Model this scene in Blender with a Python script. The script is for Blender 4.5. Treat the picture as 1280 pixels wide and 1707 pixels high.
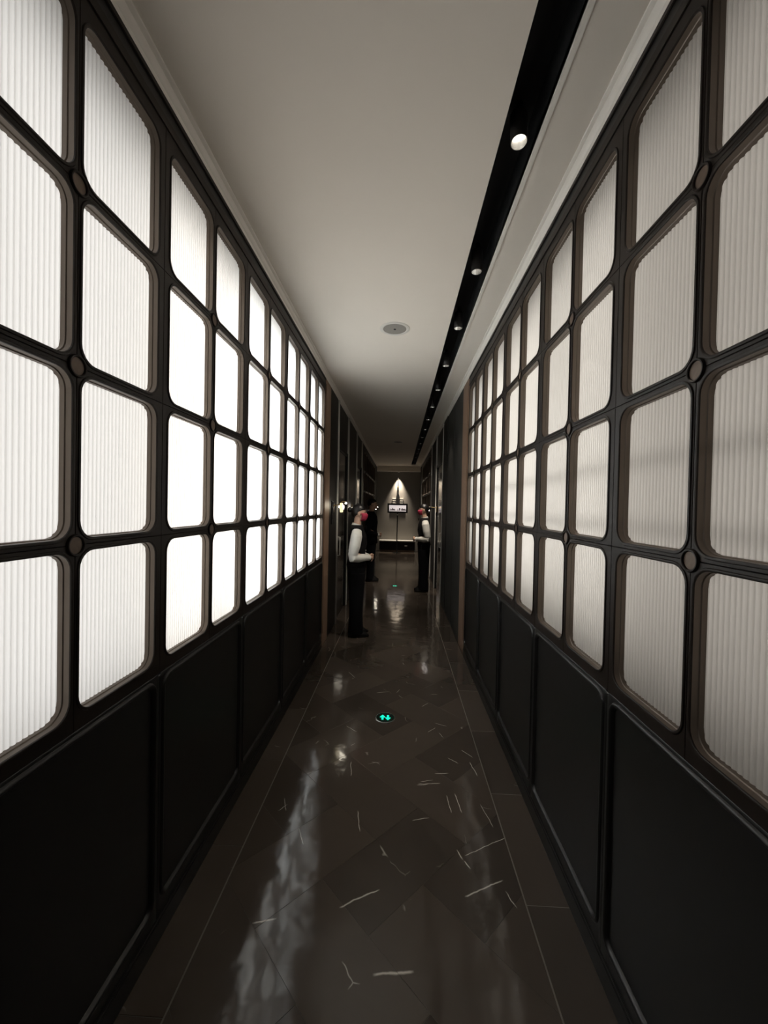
import bpy, bmesh, math, random
from mathutils import Vector, Matrix
random.seed(7)
S = bpy.context.scene
C = S.collection
PI = math.pi
for o in list(bpy.data.objects):
    bpy.data.objects.remove(o)

# ------------------------------------------------------------------ camera
HC = 1.58
cam = bpy.data.cameras.new('camera')
cam.sensor_width = 36.0
cam.sensor_fit = 'AUTO'
cam.lens = 661.37 / 1707 * 36
cam.clip_start = 0.01
co = bpy.data.objects.new('camera', cam)
C.objects.link(co)
fw = Vector((-0.03955318, 0.99912252, -0.01377412))
rt = Vector((0.99900118, 0.03982766, 0.02025809))
up = Vector((-0.02078891, 0.01295909, 0.9996999))
M = Matrix.Identity(4)
for i in range(3):
    M[i][0], M[i][1], M[i][2] = rt[i], up[i], -fw[i]
M[2][3] = HC
co.matrix_world = M
S.camera = co

# ------------------------------------------------------------------ world / exposure / big lights
w = bpy.data.worlds.new('world')
S.world = w
w.use_nodes = True
w.node_tree.nodes['Background'].inputs[0].default_value = (0.02, 0.02, 0.022, 1)
w.node_tree.nodes['Background'].inputs[1].default_value = 0.2
S.view_settings.view_transform = 'Standard'
S.view_settings.look = 'None'
S.view_settings.exposure = 0.0
S.view_settings.gamma = 1.0
S.view_settings.use_curve_mapping = False

XL, XR = -0.84, 0.7137            # wall planes
PLW, PRW = 0.3714, 0.3629         # pane pitch along each wall
YL0, YR0 = 0.9963 - 0.3714, 0.9983 - 0.3629   # first post in view
ZB, Z3, Z2, Z1, ZT = 1.016, 1.463, 1.926, 2.391, 2.831
ZC = 3.03                         # ceiling
ZH = 2.976                        # underside of the cornice
YE = 14.3                         # end wall
YB = -1.0                         # wall behind the camera

def area(name, loc, sx, sy, power, col, rot):
    l = bpy.data.lights.new(name, 'AREA')
    l.shape = 'RECTANGLE'
    l.size, l.size_y = sx, sy
    l.energy = power
    l.color = col
    l.spread = math.radians(112)
    o = bpy.data.objects.new(name, l)
    o.location = loc
    o.rotation_euler = rot
    C.objects.link(o)
    return o

# back lighting inside the wall cavities, one fitting behind each lattice window
LPW = {-1: (2.0, (0.90, 0.95, 1.0)), 0: (3.9, (0.98, 0.965, 0.95)), 1: (6.0, (1.0, 0.965, 0.92)), 2: (11.5, (0.97, 0.98, 0.965)), 3: (15.0, (0.93, 0.98, 1.0)), 4: (16.0, (0.94, 0.985, 1.0))}
RPW = {-1: (0.7, (1.0, 0.92, 0.83)), 0: (1.15, (1.0, 0.92, 0.84)), 1: (2.4, (1.0, 0.94, 0.86)), 2: (3.1, (1.0, 0.94, 0.86)), 3: (3.5, (1.0, 0.95, 0.87)), 4: (3.4, (1.0, 0.96, 0.89))}
for i, (p, c) in LPW.items():
    area('light_box_lamp', (XL - 0.30, YL0 + (2 * i + 1) * PLW, 1.84), 1.78, 0.70, p, c, (0, -PI / 2, 0))
for i, (p, c) in RPW.items():
    area('light_box_lamp', (XR + 0.30, YR0 + (2 * i + 1) * PRW, 1.93), 1.62, 0.70, p, c, (0, PI / 2, 0))

# ------------------------------------------------------------------ helpers
def tag(o, label=None, cat=None, group=None, kind=None):
    if label: o['label'] = label
    if cat: o['category'] = cat
    if group: o['group'] = group
    if kind: o['kind'] = kind
    return o

def empty(name, loc=(0, 0, 0), rz=0.0):
    o = bpy.data.objects.new(name, None)
    o.location = loc
    o.rotation_euler = (0, 0, rz)
    o.empty_display_size = 0.1
    C.objects.link(o)
    return o

class MB:
    def __init__(s):
        s.v, s.f, s.m = [], [], []
    def add(s, vs, fs, mi=0):
        b = len(s.v)
        s.v += [tuple(x) for x in vs]
        s.f += [tuple(b + i for i in f) for f in fs]
        s.m += [mi] * len(fs)
        return s
    def box(s, a, b, mi=0, bev=0.0):
        x0, y0, z0 = a
        x1, y1, z1 = b
        if bev <= 0:
            vs = [(x0, y0, z0), (x1, y0, z0), (x1, y1, z0), (x0, y1, z0), (x0, y0, z1), (x1, y0, z1), (x1, y1, z1), (x0, y1, z1)]
            return s.add(vs, [(0, 3, 2, 1), (4, 5, 6, 7), (0, 1, 5, 4), (1, 2, 6, 5), (2, 3, 7, 6), (3, 0, 4, 7)], mi)
        bm = bmesh.new()
        bmesh.ops.create_cube(bm, size=1)
        for v in bm.verts:
            v.co = Vector(((x0 + x1) / 2 + v.co.x * (x1 - x0), (y0 + y1) / 2 + v.co.y * (y1 - y0), (z0 + z1) / 2 + v.co.z * (z1 - z0)))
        bmesh.ops.bevel(bm, geom=bm.edges[:], offset=bev, segments=2, affect='EDGES')
        bm.verts.index_update()
        s.add([v.co[:] for v in bm.verts], [[v.index for v in f.verts] for f in bm.faces], mi)
        bm.free()
        return s
    def prism(s, poly, z0, z1, mi=0):
        n = len(poly)
        vs = [(x, y, z0) for x, y in poly] + [(x, y, z1) for x, y in poly]
        fs = [tuple(range(n - 1, -1, -1)), tuple(range(n, 2 * n))]
        fs += [(i, (i + 1) % n, n + (i + 1) % n, n + i) for i in range(n)]
        return s.add(vs, fs, mi)
    def rings(s, rs, closed_ends=True, mi=0, loop=False):
        n = len(rs[0])
        vs = [p for r in rs for p in r]
        fs = []
        k = len(rs)
        for j in range(k if loop else k - 1):
            a, b = j * n, ((j + 1) % k) * n
            fs += [(a + i, a + (i + 1) % n, b + (i + 1) % n, b + i) for i in range(n)]
        if closed_ends and not loop:
            fs += [tuple(range(n - 1, -1, -1)), tuple(range((k - 1) * n, k * n))]
        return s.add(vs, fs, mi)
    def tube(s, pts, r, n=10, mi=0, cap=True, flat=(1, 1)):
        pts = [Vector(p) for p in pts]
        rs = [r] * len(pts) if not hasattr(r, '__len__') else r
        rings = []
        ref = None
        for i, p in enumerate(pts):
            d = (pts[min(i + 1, len(pts) - 1)] - pts[max(i - 1, 0)]).normalized()
            if ref is None:
                ref = Vector((1, 0, 0)) if abs(d.x) < 0.8 else Vector((0, 1, 0))
            u = (ref - d * ref.dot(d)).normalized()
            ref = u
            v = d.cross(u)
            rings.append([p + (u * math.cos(2 * PI * k / n) * flat[0] + v * math.sin(2 * PI * k / n) * flat[1]) * rs[i] for k in range(n)])
        return s.rings(rings, cap, mi)
    def lathe(s, prof, c=(0, 0, 0), n=24, axis='z', mi=0, cap=True):
        rings = []
        for r, h in prof:
            ring = []
            for k in range(n):
                a = 2 * PI * k / n
                x, y = r * math.cos(a), r * math.sin(a)
                p = {'z': (x, y, h), 'x': (h, x, y), 'y': (x, h, y)}[axis]
                ring.append((c[0] + p[0], c[1] + p[1], c[2] + p[2]))
            rings.append(ring)
        return s.rings(rings, cap, mi)
    def ell(s, c, r, n=14, m=9, mi=0, rot=None):
        rings = []
        R = rot or Matrix.Identity(3)
        for j in range(m):
            t = PI * (j + 0.5) / m - PI / 2
            rings.append([Vector(c) + R @ Vector((r[0] * math.cos(t) * math.cos(2 * PI * k / n), r[1] * math.cos(t) * math.sin(2 * PI * k / n), r[2] * math.sin(t))) for k in range(n)])
        return s.rings(rings, True, mi)
    def mesh(s, name, mats, smooth=False):
        me = bpy.data.meshes.new(name)
        me.from_pydata(s.v, [], s.f)
        for m in (mats if isinstance(mats, (list, tuple)) else [mats]):
            me.materials.append(m)
        for p, i in zip(me.polygons, s.m):
            p.material_index = i
        bm = bmesh.new()
        bm.from_mesh(me)
        bmesh.ops.recalc_face_normals(bm, faces=bm.faces[:])
        bm.to_mesh(me)
        bm.free()
        if smooth:
            me.polygons.foreach_set('use_smooth', [True] * len(me.polygons))
            if smooth != 'all':
                me.set_sharp_from_angle(angle=math.radians(40))
        return me
    def build(s, name, mats, parent=None, smooth=False, loc=(0, 0, 0)):
        return link(name, s.mesh(name, mats, smooth), parent, loc)

def link(name, me, parent=None, loc=(0, 0, 0)):
    o = bpy.data.objects.new(name, me)
    o.location = loc
    if parent: o.parent = parent
    C.objects.link(o)
    return o

# ------------------------------------------------------------------ materials
def mat(name, col, rough=0.5, metal=0.0, emit=None, es=0.0, spec=0.5, noise=0.0, nscale=8.0, bump=0.0, bscale=60.0, coat=0.0):
    m = bpy.data.materials.new(name)
    m.use_nodes = True
    nt = m.node_tree
    b = nt.nodes['Principled BSDF']
    b.inputs['Base Color'].default_value = (*col, 1)
    b.inputs['Roughness'].default_value = rough
    b.inputs['Metallic'].default_value = metal
    b.inputs['Specular IOR Level'].default_value = spec
    b.inputs['Coat Weight'].default_value = coat
    b.inputs['Coat Roughness'].default_value = 0.08
    if emit:
        b.inputs['Emission Color'].default_value = (*emit, 1)
        b.inputs['Emission Strength'].default_value = es
    tc = nt.nodes.new('ShaderNodeTexCoord')
    if noise > 0:
        n = nt.nodes.new('ShaderNodeTexNoise')
        n.inputs['Scale'].default_value = nscale
        n.inputs['Detail'].default_value = 4
        nt.links.new(tc.outputs['Object'], n.inputs['Vector'])
        mx = nt.nodes.new('ShaderNodeMix')
        mx.data_type = 'RGBA'
        mx.inputs[6].default_value = (*[c * (1 - noise) for c in col], 1)
        mx.inputs[7].default_value = (*[min(1, c * (1 + noise)) for c in col], 1)
        nt.links.new(n.outputs['Fac'], mx.inputs[0])
        nt.links.new(mx.outputs[2], b.inputs['Base Color'])
    if bump > 0:
        n = nt.nodes.new('ShaderNodeTexNoise')
        n.inputs['Scale'].default_value = bscale
        nt.links.new(tc.outputs['Object'], n.inputs['Vector'])
        bp = nt.nodes.new('ShaderNodeBump')
        bp.inputs['Strength'].default_value = bump
        bp.inputs['Distance'].default_value = 0.01
        nt.links.new(n.outputs['Fac'], bp.inputs['Height'])
        nt.links.new(bp.outputs['Normal'], b.inputs['Normal'])
    return m

M_plaster = mat('ceiling_plaster', (0.83, 0.77, 0.69), 0.85, noise=0.02, nscale=3, bump=0.02, bscale=150)
M_cornice = mat('cornice_paint', (0.86, 0.82, 0.76), 0.4)
M_frame = mat('dark_bronze_lacquer', (0.019, 0.0135, 0.0105), 0.42, noise=0.2, nscale=30, spec=0.25)
M_liner = mat('bronze_bead', (0.15, 0.118, 0.092), 0.42, metal=0.35)
M_disc = mat('bronze_rosette_disc', (0.16, 0.115, 0.085), 0.5, metal=0.2, noise=0.25, nscale=90)
M_dado = mat('black_lacquer_panel', (0.011, 0.0105, 0.010), 0.38, noise=0.25, nscale=12)
M_dark = mat('black_wall_lacquer', (0.010, 0.010, 0.0095), 0.42, noise=0.2, nscale=6)
M_panel = mat('dark_grey_green_panel', (0.026, 0.027, 0.025), 0.6, noise=0.15, nscale=6)
M_jamb = mat('brown_timber_jamb', (0.24, 0.155, 0.105), 0.45, noise=0.2, nscale=14)
M_door = mat('gloss_black_door', (0.008, 0.008, 0.009), 0.12)
M_steel = mat('brushed_steel_strip', (0.68, 0.67, 0.63), 0.45, metal=0.4)
M_chrome = mat('polished_chrome', (0.75, 0.75, 0.75), 0.12, metal=1.0)
M_brass = mat('aged_brass', (0.62, 0.45, 0.22), 0.3, metal=1.0)
M_black = mat('matt_black_metal', (0.012, 0.012, 0.013), 0.55)
M_slot = mat('black_slot_lining', (0.006, 0.006, 0.007), 0.7)
M_cyl = mat('dark_grey_spot_body', (0.045, 0.042, 0.04), 0.4)
M_refl = mat('lamp_reflector', (0.85, 0.84, 0.82), 0.25, metal=0.9)
M_lens = mat('lamp_lens', (0.9, 0.9, 0.9), 0.3, emit=(1.0, 0.93, 0.82), es=4.5)
M_grille = mat('speaker_grille', (0.33, 0.31, 0.28), 0.7, bump=0.4, bscale=900)
M_white = mat('white_plastic', (0.74, 0.71, 0.66), 0.45)
M_green = mat('exit_arrow_light', (0.02, 0.4, 0.3), 0.4, emit=(0.0, 0.95, 0.58), es=0.95)
M_shade = mat('glowing_lamp_shade', (0.9, 0.8, 0.5), 0.5, emit=(1.0, 0.88, 0.5), es=1.0)
M_bulb = mat('frosted_bulb', (0.9, 0.9, 0.9), 0.4, emit=(1.0, 0.93, 0.85), es=3.5)
M_white_lit = mat('white_lamp_tube', (0.9, 0.9, 0.9), 0.4, emit=(1.0, 0.9, 0.85), es=5.0)
M_end = mat('end_wall_paint', (0.26, 0.24, 0.215), 0.55, noise=0.1, nscale=4)
M_grout = mat('dark_grout', (0.075, 0.065, 0.053), 0.6)
M_inlay = mat('pale_grout_line', (0.16, 0.14, 0.115), 0.45)

# reeded glass: translucent white glass body with a glossy skin
def glass_mat(name, col, fres=0.9, rough=0.22):
    m = bpy.data.materials.new(name)
    m.use_nodes = True
    nt = m.node_tree
    nt.nodes.remove(nt.nodes['Principled BSDF'])
    out = nt.nodes['Material Output']
    tr = nt.nodes.new('ShaderNodeBsdfTranslucent')
    df = nt.nodes.new('ShaderNodeBsdfDiffuse')
    gl = nt.nodes.new('ShaderNodeBsdfGlossy')
    tr.inputs['Color'].default_value = (*col, 1)
    df.inputs['Color'].default_value = (0.5, 0.48, 0.45, 1)
    gl.inputs['Roughness'].default_value = rough
    gl.inputs['Color'].default_value = (fres, fres, fres, 1)
    m1 = nt.nodes.new('ShaderNodeMixShader')
    m1.inputs[0].default_value = 0.18
    nt.links.new(tr.outputs[0], m1.inputs[1])
    nt.links.new(df.outputs[0], m1.inputs[2])
    fr = nt.nodes.new('ShaderNodeFresnel')
    fr.inputs['IOR'].default_value = 1.45
    m2 = nt.nodes.new('ShaderNodeMixShader')
    nt.links.new(fr.outputs[0], m2.inputs[0])
    nt.links.new(m1.outputs[0], m2.inputs[1])
    nt.links.new(gl.outputs[0], m2.inputs[2])
    nt.links.new(m2.outputs[0], out.inputs['Surface'])
    return m
M_glass = glass_mat('reeded_glass', (0.93, 0.92, 0.90))
M_clear = bpy.data.materials.new('clear_glass_back')
M_clear.use_nodes = True
_nt = M_clear.node_tree
_nt.nodes.remove(_nt.nodes['Principled BSDF'])
_tb = _nt.nodes.new('ShaderNodeBsdfTransparent')
_nt.links.new(_tb.outputs[0], _nt.nodes['Material Output'].inputs['Surface'])

# floor stone: brown-black marble, broken pale veins, polished
def floor_mat():
    m = bpy.data.materials.new('polished_dark_marble')
    m.use_nodes = True
    nt = m.node_tree
    N, L = nt.nodes, nt.links
    b = N['Principled BSDF']
    geo = N.new('ShaderNodeNewGeometry')
    info = N.new('ShaderNodeObjectInfo')
    def math_(op, a, bb=None, clamp=False):
        n = N.new('ShaderNodeMath')
        n.operation = op
        n.use_clamp = clamp
        for i, x in enumerate((a, bb)):
            if x is None: continue
            if isinstance(x, (int, float)): n.inputs[i].default_value = x
            else: L.new(x, n.inputs[i])
        return n.outputs[0]
    off = N.new('ShaderNodeVectorMath')
    off.operation = 'ADD'
    comb = N.new('ShaderNodeCombineXYZ')
    L.new(math_('MULTIPLY', info.outputs['Random'], 37.0), comb.inputs[0])
    L.new(math_('MULTIPLY', info.outputs['Random'], 91.0), comb.inputs[1])
    L.new(geo.outputs['Position'], off.inputs[0])
    L.new(comb.outputs[0], off.inputs[1])
    # warped coordinates for the veins
    wn = N.new('ShaderNodeTexNoise')
    wn.inputs['Scale'].default_value = 5.0
    wn.inputs['Detail'].default_value = 3.0
    L.new(off.outputs[0], wn.inputs['Vector'])
    wm = N.new('ShaderNodeVectorMath')
    wm.operation = 'MULTIPLY_ADD'
    L.new(wn.outputs['Color'], wm.inputs[0])
    wm.inputs[1].default_value = (0.12, 0.12, 0.12)
    L.new(off.outputs[0], wm.inputs[2])
    vo = N.new('ShaderNodeTexVoronoi')
    vo.feature = 'DISTANCE_TO_EDGE'
    vo.inputs['Scale'].default_value = 4.5
    L.new(wm.outputs[0], vo.inputs['Vector'])
    line = math_('SUBTRACT', 1.0, math_('DIVIDE', vo.outputs['Distance'], 0.013), True)
    gn = N.new('ShaderNodeTexNoise')
    gn.inputs['Scale'].default_value = 4.2
    gn.inputs['Detail'].default_value = 2.0
    L.new(off.outputs[0], gn.inputs['Vector'])
    gate = math_('MULTIPLY', math_('SUBTRACT', gn.outputs['Fac'], 0.63), 20.0, True)
    vein = math_('MULTIPLY', math_('MULTIPLY', line, gate), 0.55)
    # the strongest veins, where the floor has them
    seg = [((-0.061, 1.316), (0.082, 1.332), .006), ((-0.524, 1.454), (-0.436, 1.478), .004), ((0.295, 1.83), (0.318, 1.775), .0035), ((0.318, 1.775), (0.345, 1.729), .0035),
           ((-0.207, 1.532), (-0.049, 1.617), .004), ((0.295, 1.604), (0.473, 1.689), .004), ((0.326, 1.796), (0.541, 1.909), .0025)]
    px = [((744, 1325), (753, 1356), .003), ((757, 1322), (770, 1356), .0035), ((783, 1270), (796, 1294), .0035), ((694, 1309), (734, 1305), .0035), ((696, 1306), (720, 1307), .003),
          ((724, 1290), (748, 1289), .003), ((768, 1250), (789, 1263), .003), ((745, 1263), (765, 1273), .003), ((686, 1368), (716, 1363), .003), ((596, 1351), (600, 1387), .003),
          ((585, 1269), (585, 1294), .003), ((577, 1210), (595, 1220), .0025), ((627, 1155), (650, 1153), .003), ((713, 1221), (726, 1213), .0025), ((731, 1221), (739, 1230), .0025), ((724, 1205), (745, 1211), .0025),
          ((703, 1178), (714, 1172), .0025), ((581, 1120), (592, 1130), .003), ((700, 1303), (722, 1300), .0025), ((498, 1380), (506, 1408), .003), ((463, 1352), (480, 1340), .003), ((800, 1340), (823, 1380), .0025), ((842, 1485), (862, 1515), .003), ((474, 1330), (477, 1352), .003)]
    def fl(u, v):
        d = fw + rt * ((u - 640) / 661.37) - up * ((v - 853.5) / 661.37)
        t = -HC / d.z
        return (d.x * t, d.y * t)
    seg += [(fl(*a), fl(*c), wd * 0.8) for a, c, wd in px]
    sep = N.new('ShaderNodeSeparateXYZ')
    wob = N.new('ShaderNodeTexNoise')
    wob.inputs['Scale'].default_value = 22.0
    L.new(geo.outputs['Position'], wob.inputs['Vector'])
    wv = N.new('ShaderNodeVectorMath')
    wv.operation = 'MULTIPLY_ADD'
    L.new(wob.outputs['Color'], wv.inputs[0])
    wv.inputs[1].default_value = (0.012, 0.012, 0.0)
    L.new(geo.outputs['Position'], wv.inputs[2])
    L.new(wv.outputs[0], sep.inputs[0])
    X, Y = sep.outputs[0], sep.outputs[1]
    tot = vein
    for (ax, ay), (bx, by), wd in seg:
        ax += .006; ay += .006; bx += .006; by += .006
        dx, dy = bx - ax, by - ay
        ln = math.hypot(dx, dy)
        dx, dy = dx / ln, dy / ln
        # along and across
        al = math_('ADD', math_('MULTIPLY', X, dx), math_('MULTIPLY', Y, dy))
        al = math_('SUBTRACT', al, (ax + bx) / 2 * dx + (ay + by) / 2 * dy)
        ac = math_('ADD', math_('MULTIPLY', X, -dy), math_('MULTIPLY', Y, dx))
        ac = math_('SUBTRACT', ac, -ax * dy + ay * dx)
        inside = math_('MULTIPLY', math_('SUBTRACT', ln / 2, math_('ABSOLUTE', al)), 60.0, True)
        a = math_('SUBTRACT', 1.0, math_('DIVIDE', math_('ABSOLUTE', ac), wd), True)
        tot = math_('MAXIMUM', tot, math_('MULTIPLY', math_('MULTIPLY', inside, a), 0.95))
    cn = N.new('ShaderNodeTexNoise')
    cn.inputs['Scale'].default_value = 3.0
    cn.inputs['Detail'].default_value = 6.0
    L.new(off.outputs[0], cn.inputs['Vector'])
    c1 = N.new('ShaderNodeMix')
    c1.data_type = 'RGBA'
    c1.inputs[6].default_value = (0.053, 0.042, 0.033, 1)
    c1.inputs[7].default_value = (0.092, 0.073, 0.058, 1)
    fac = math_('ADD', math_('MULTIPLY', cn.outputs['Fac'], 0.5), math_('SUBTRACT', math_('MULTIPLY', info.outputs['Random'], 0.9), 0.15), True)
    L.new(fac, c1.inputs[0])
    c2 = N.new('ShaderNodeMix')
    c2.data_type = 'RGBA'
    L.new(tot, c2.inputs[0])
    L.new(c1.outputs[2], c2.inputs[6])
    c2.inputs[7].default_value = (0.75, 0.70, 0.62, 1)
    L.new(c2.outputs[2], b.inputs['Base Color'])
    b.inputs['Roughness'].default_value = 0.10
    bn = N.new('ShaderNodeTexNoise')
    bn.inputs['Scale'].default_value = 7.0
    bn.inputs['Detail'].default_value = 2.0
    L.new(geo.outputs['Position'], bn.inputs['Vector'])
    bp = N.new('ShaderNodeBump')
    bp.inputs['Strength'].default_value = 0.10
    bp.inputs['Distance'].default_value = 0.02
    L.new(bn.outputs['Fac'], bp.inputs['Height'])
    L.new(bp.outputs['Normal'], b.inputs['Normal'])
    return m
M_floor = floor_mat()

# ------------------------------------------------------------------ floor
floor = MB().box((-0.95, YB - 0.1, -0.06), (0.83, YE + 0.4, -0.0011)).build('floor', M_grout)
tag(floor, 'polished dark brown marble floor with herringbone tiles and plain borders', 'floor', kind='structure')
XB0, XB1 = -0.69, 0.537     # border lines

def clip(poly, axis, lim, keep_less):
    out = []
    for i in range(len(poly)):
        p, q = poly[i], poly[(i + 1) % len(poly)]
        ip = (p[axis] <= lim) == keep_less
        iq = (q[axis] <= lim) == keep_less
        if ip: out.append(p)
        if ip != iq:
            t = (lim - p[axis]) / (q[axis] - p[axis])
            out.append((p[0] + t * (q[0] - p[0]), p[1] + t * (q[1] - p[1])))
    return out

def tile(poly):
    cx = sum(p[0] for p in poly) / len(poly)
    cy = sum(p[1] for p in poly) / len(poly)
    n = len(poly)
    tx, ty = random.uniform(-.0010, .0010), random.uniform(-.0010, .0010)
    def z(x, y): return (x - cx) * tx + (y - cy) * ty
    k = 0.0004
    ins = []
    for x, y in poly:
        d = math.hypot(x - cx, y - cy) or 1
        ins.append((x - (x - cx) / d * k * 1.4, y - (y - cy) / d * k * 1.4))
    vs = [(x - cx, y - cy, -0.006) for x, y in poly] + [(x - cx, y - cy, z(x, y) - 0.0004) for x, y in poly] + [(x - cx, y - cy, z(x, y)) for x, y in ins]
    fs = [tuple(range(2 * n, 3 * n))]
    for a in (0, n):
        fs += [(a + i, a + (i + 1) % n, a + n + (i + 1) % n, a + n + i) for i in range(n)]
    MB().add(vs, fs).build('tile', M_floor, floor, loc=(cx, cy, 0))

W = 0.30
OX, OY = -0.083, 2.283
g = 0.0006
ca = math.cos(PI / 4)
for i in range(-60, 60):
    for j in range(-40, 40):
        cls = (i - j) % 4
        if cls == 0: r = (i, j, i + 2, j + 1)
        elif cls == 3: r = (i, j, i + 1, j + 2)
        else: continue
        u0, v0, u1, v1 = r[0] * W + g, r[1] * W + g, r[2] * W - g, r[3] * W - g
        poly = [(OX + (a * ca + b_ * ca), OY + (-a * ca + b_ * ca)) for a, b_ in ((u0, v0), (u1, v0), (u1, v1), (u0, v1))]
        for ax, lim, kl in ((0, XB0 + .003, False), (0, XB1 - .003, True), (1, YB, False), (1, YE - .002, True)):
            if poly: poly = clip(poly, ax, lim, kl)
        if len(poly) >= 3:
            area_ = abs(sum(poly[k][0] * poly[(k + 1) % len(poly)][1] - poly[(k + 1) % len(poly)][0] * poly[k][1] for k in range(len(poly)))) / 2
            if area_ > 0.0008:
                tile(poly)
ys = [1.585 + 0.618 * k for k in range(-4, 21)] + [YE - .002]
prev = YB
for y in ys:
    if y <= prev: continue
    tile([(XB1 + .003, prev + .0015), (XR + .012, prev + .0015), (XR + .012, y - .0015), (XB1 + .003, y - .0015)])
    prev = y
prev = YB
for y in [v + 0.2 for v in ys[:-1]] + [YE - .002]:
    tile([(XL - .012, prev + .0015), (XB0 - .003, prev + .0015), (XB0 - .003, y - .0015), (XL - .012, y - .0015)])
    prev = y
for x in (XB0, XB1):
    MB().box((x - .0028, YB, -0.006), (x + .0028, YE, -0.0002)).build('inlay_strip', M_inlay, floor)
for y in ys[:-1]:
    MB().box((XB1 + .003, y - .0015, -0.006), (XR + .01, y + .0015, -0.0003)).build('joint_strip', M_inlay, floor)

# ------------------------------------------------------------------ ceiling with light slot
SX0, SX1, SX2 = 0.364, 0.506, 0.527
YS1 = 13.7
c = MB()
c.box((-0.95, YB - .1, ZC), (SX0, YE + .3, ZC + .03))
c.box((SX2, YB - .1, ZC), (0.83, YE + .3, ZC + .03))
c.box((SX0, YS1, ZC), (SX2, YE + .3, ZC + .03))
ceil = c.build('ceiling', M_plaster)
tag(ceil, 'smooth off-white plaster ceiling of the corridor with a long slot', 'ceiling', kind='structure')
s = MB()
s.box((SX0 - .02, YB - .1, ZC + .03), (SX0, YS1 + .02, ZC + .16))
s.box((SX1, YB - .1, ZC + .002), (SX1 + .018, YS1 + .02, ZC + .16))
s.box((SX0 - .02, YB - .1, ZC + .16), (SX1 + .018, YS1 + .02, ZC + .18))
s.box((SX0 + .0, YS1, ZC + .03), (SX1, YS1 + .02, ZC + .16))
s.build('slot_lining', M_slot, ceil)
slot_edge = MB().box((SX0 - .0015, YB, ZC + .0005), (SX0 + .001, YS1, ZC + .16)).build('slot_edge', M_slot, ceil)
t = MB().box((SX1, YB, ZC - .006), (SX2, YS1, ZC + .03), bev=.002).build('trim_1', M_cornice)
tag(t, 'pale edge strip along the wall side of the black ceiling slot', 'trim', kind='structure')

# cornices
def cornice(name, x, s_, label):
    prof = [(-.02, ZH - .002), (.004, ZH - .002), (.008, ZH + .006), (.008, ZH + .014), (.013, ZH + .017), (.019, ZH + .024), (.022, ZH + .034), (.0225, ZH + .038), (.019, ZH + .0395), (.019, ZH + .043), (.027, ZH + .0445), (.033, ZH + .048), (.034, ZC + .001), (-.02, ZC + .001)]
    m = MB()
    a = [(x + s_ * h, YB, z) for h, z in prof]
    b = [(x + s_ * h, YE, z) for h, z in prof]
    m.rings([a, b], True)
    return tag(m.build(name, M_cornice, smooth=True), label, 'trim', kind='structure')
cornice('trim_2', XL, 1, 'cream stepped cornice moulding along the top of the left wall')
cornice('trim_3', XR, -1, 'cream stepped cornice moulding along the top of the right wall')

# ------------------------------------------------------------------ lattice windows
RAD = 0.046
def rr(y0, y1, z0, z1, r, d, n=6):
    """rounded rectangle grown by d, as (y, z, arc parameter, corner index)"""
    pts = []
    cs = [(y1 - r, z1 - r, 0), (y0 + r, z1 - r, 1), (y0 + r, z0 + r, 2), (y1 - r, z0 + r, 3)]
    for cy, cz, q in cs:
        for k in range(n + 1):
            a = (q + k / n) * PI / 2
            pts.append((cy + (r + d) * math.cos(a), cz + (r + d) * math.sin(a)))
    return pts

def rect_match(y0, y1, z0, z1, r, cell, n=6):
    c0, c1, e0, e1 = cell
    pts = []
    cor = [((c1, z1 - r), (c1, e1), (y1 - r, e1)), ((y0 + r, e1), (c0, e1), (c0, z1 - r)), ((c0, z0 + r), (c0, e0), (y0 + r, e0)), ((y1 - r, e0), (c1, e0), (c1, z0 + r))]
    for a, b, c_ in cor:
        for k in range(n + 1):
            t_ = k / n
            if t_ <= .5:
                u = t_ * 2
                pts.append((a[0] + (b[0] - a[0]) * u, a[1] + (b[1] - a[1]) * u))
            else:
                u = t_ * 2 - 1
                pts.append((b[0] + (c_[0] - b[0]) * u, b[1] + (c_[1] - b[1]) * u))
    return pts

def cells(p):
    out = []
    zb = [ZB - .045, Z3, Z2, Z1, ZT + .05]
    zo = [(ZB, Z3 - .018), (Z3 + .018, Z2 - .018), (Z2 + .018, Z1 - .018), (Z1 + .018, ZT)]
    for col in range(2):
        c0, c1 = col * p, (col + 1) * p
        y0, y1 = (0.034, p - .0145) if col == 0 else (p + .0145, 2 * p - .034)
        for r in range(4):
            out.append(((y0, y1, zo[r][0], zo[r][1]), (c0, c1, zb[r], zb[r + 1])))
    return out

def window_frame(p, s_):
    m = MB()
    for o, cell in cells(p):
        e = .0016
        cell2 = (cell[0] + e, cell[1] - e, cell[2] + e, cell[3] - e)
        L_ = []
        L_.append(([(y, z) for y, z in rect_match(*o, RAD, cell)], -.0025))
        L_.append((rect_match(*o, RAD, cell2), 0.0))
        for d, h in ((.0095, 0.0), (.0085, .0012), (.0078, .0032), (.003, .0038), (.0008, .0025), (0.0, -.001)):
            L_.append((rr(*o, RAD, d), h))
        m.rings([[(s_ * h, y, z) for y, z in pts] for pts, h in L_], False, 0)
        m.rings([[(s_ * h, y, z) for y, z in pts] for pts, h in ((rr(*o, RAD, 0), -.001), (rr(*o, RAD, 0), -.016), (rr(*o, RAD, -.0025), -.018), (rr(*o, RAD, -.0025), -.031))], False, 1)
    return m.mesh('frame', [M_frame, M_liner], smooth=True)

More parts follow.
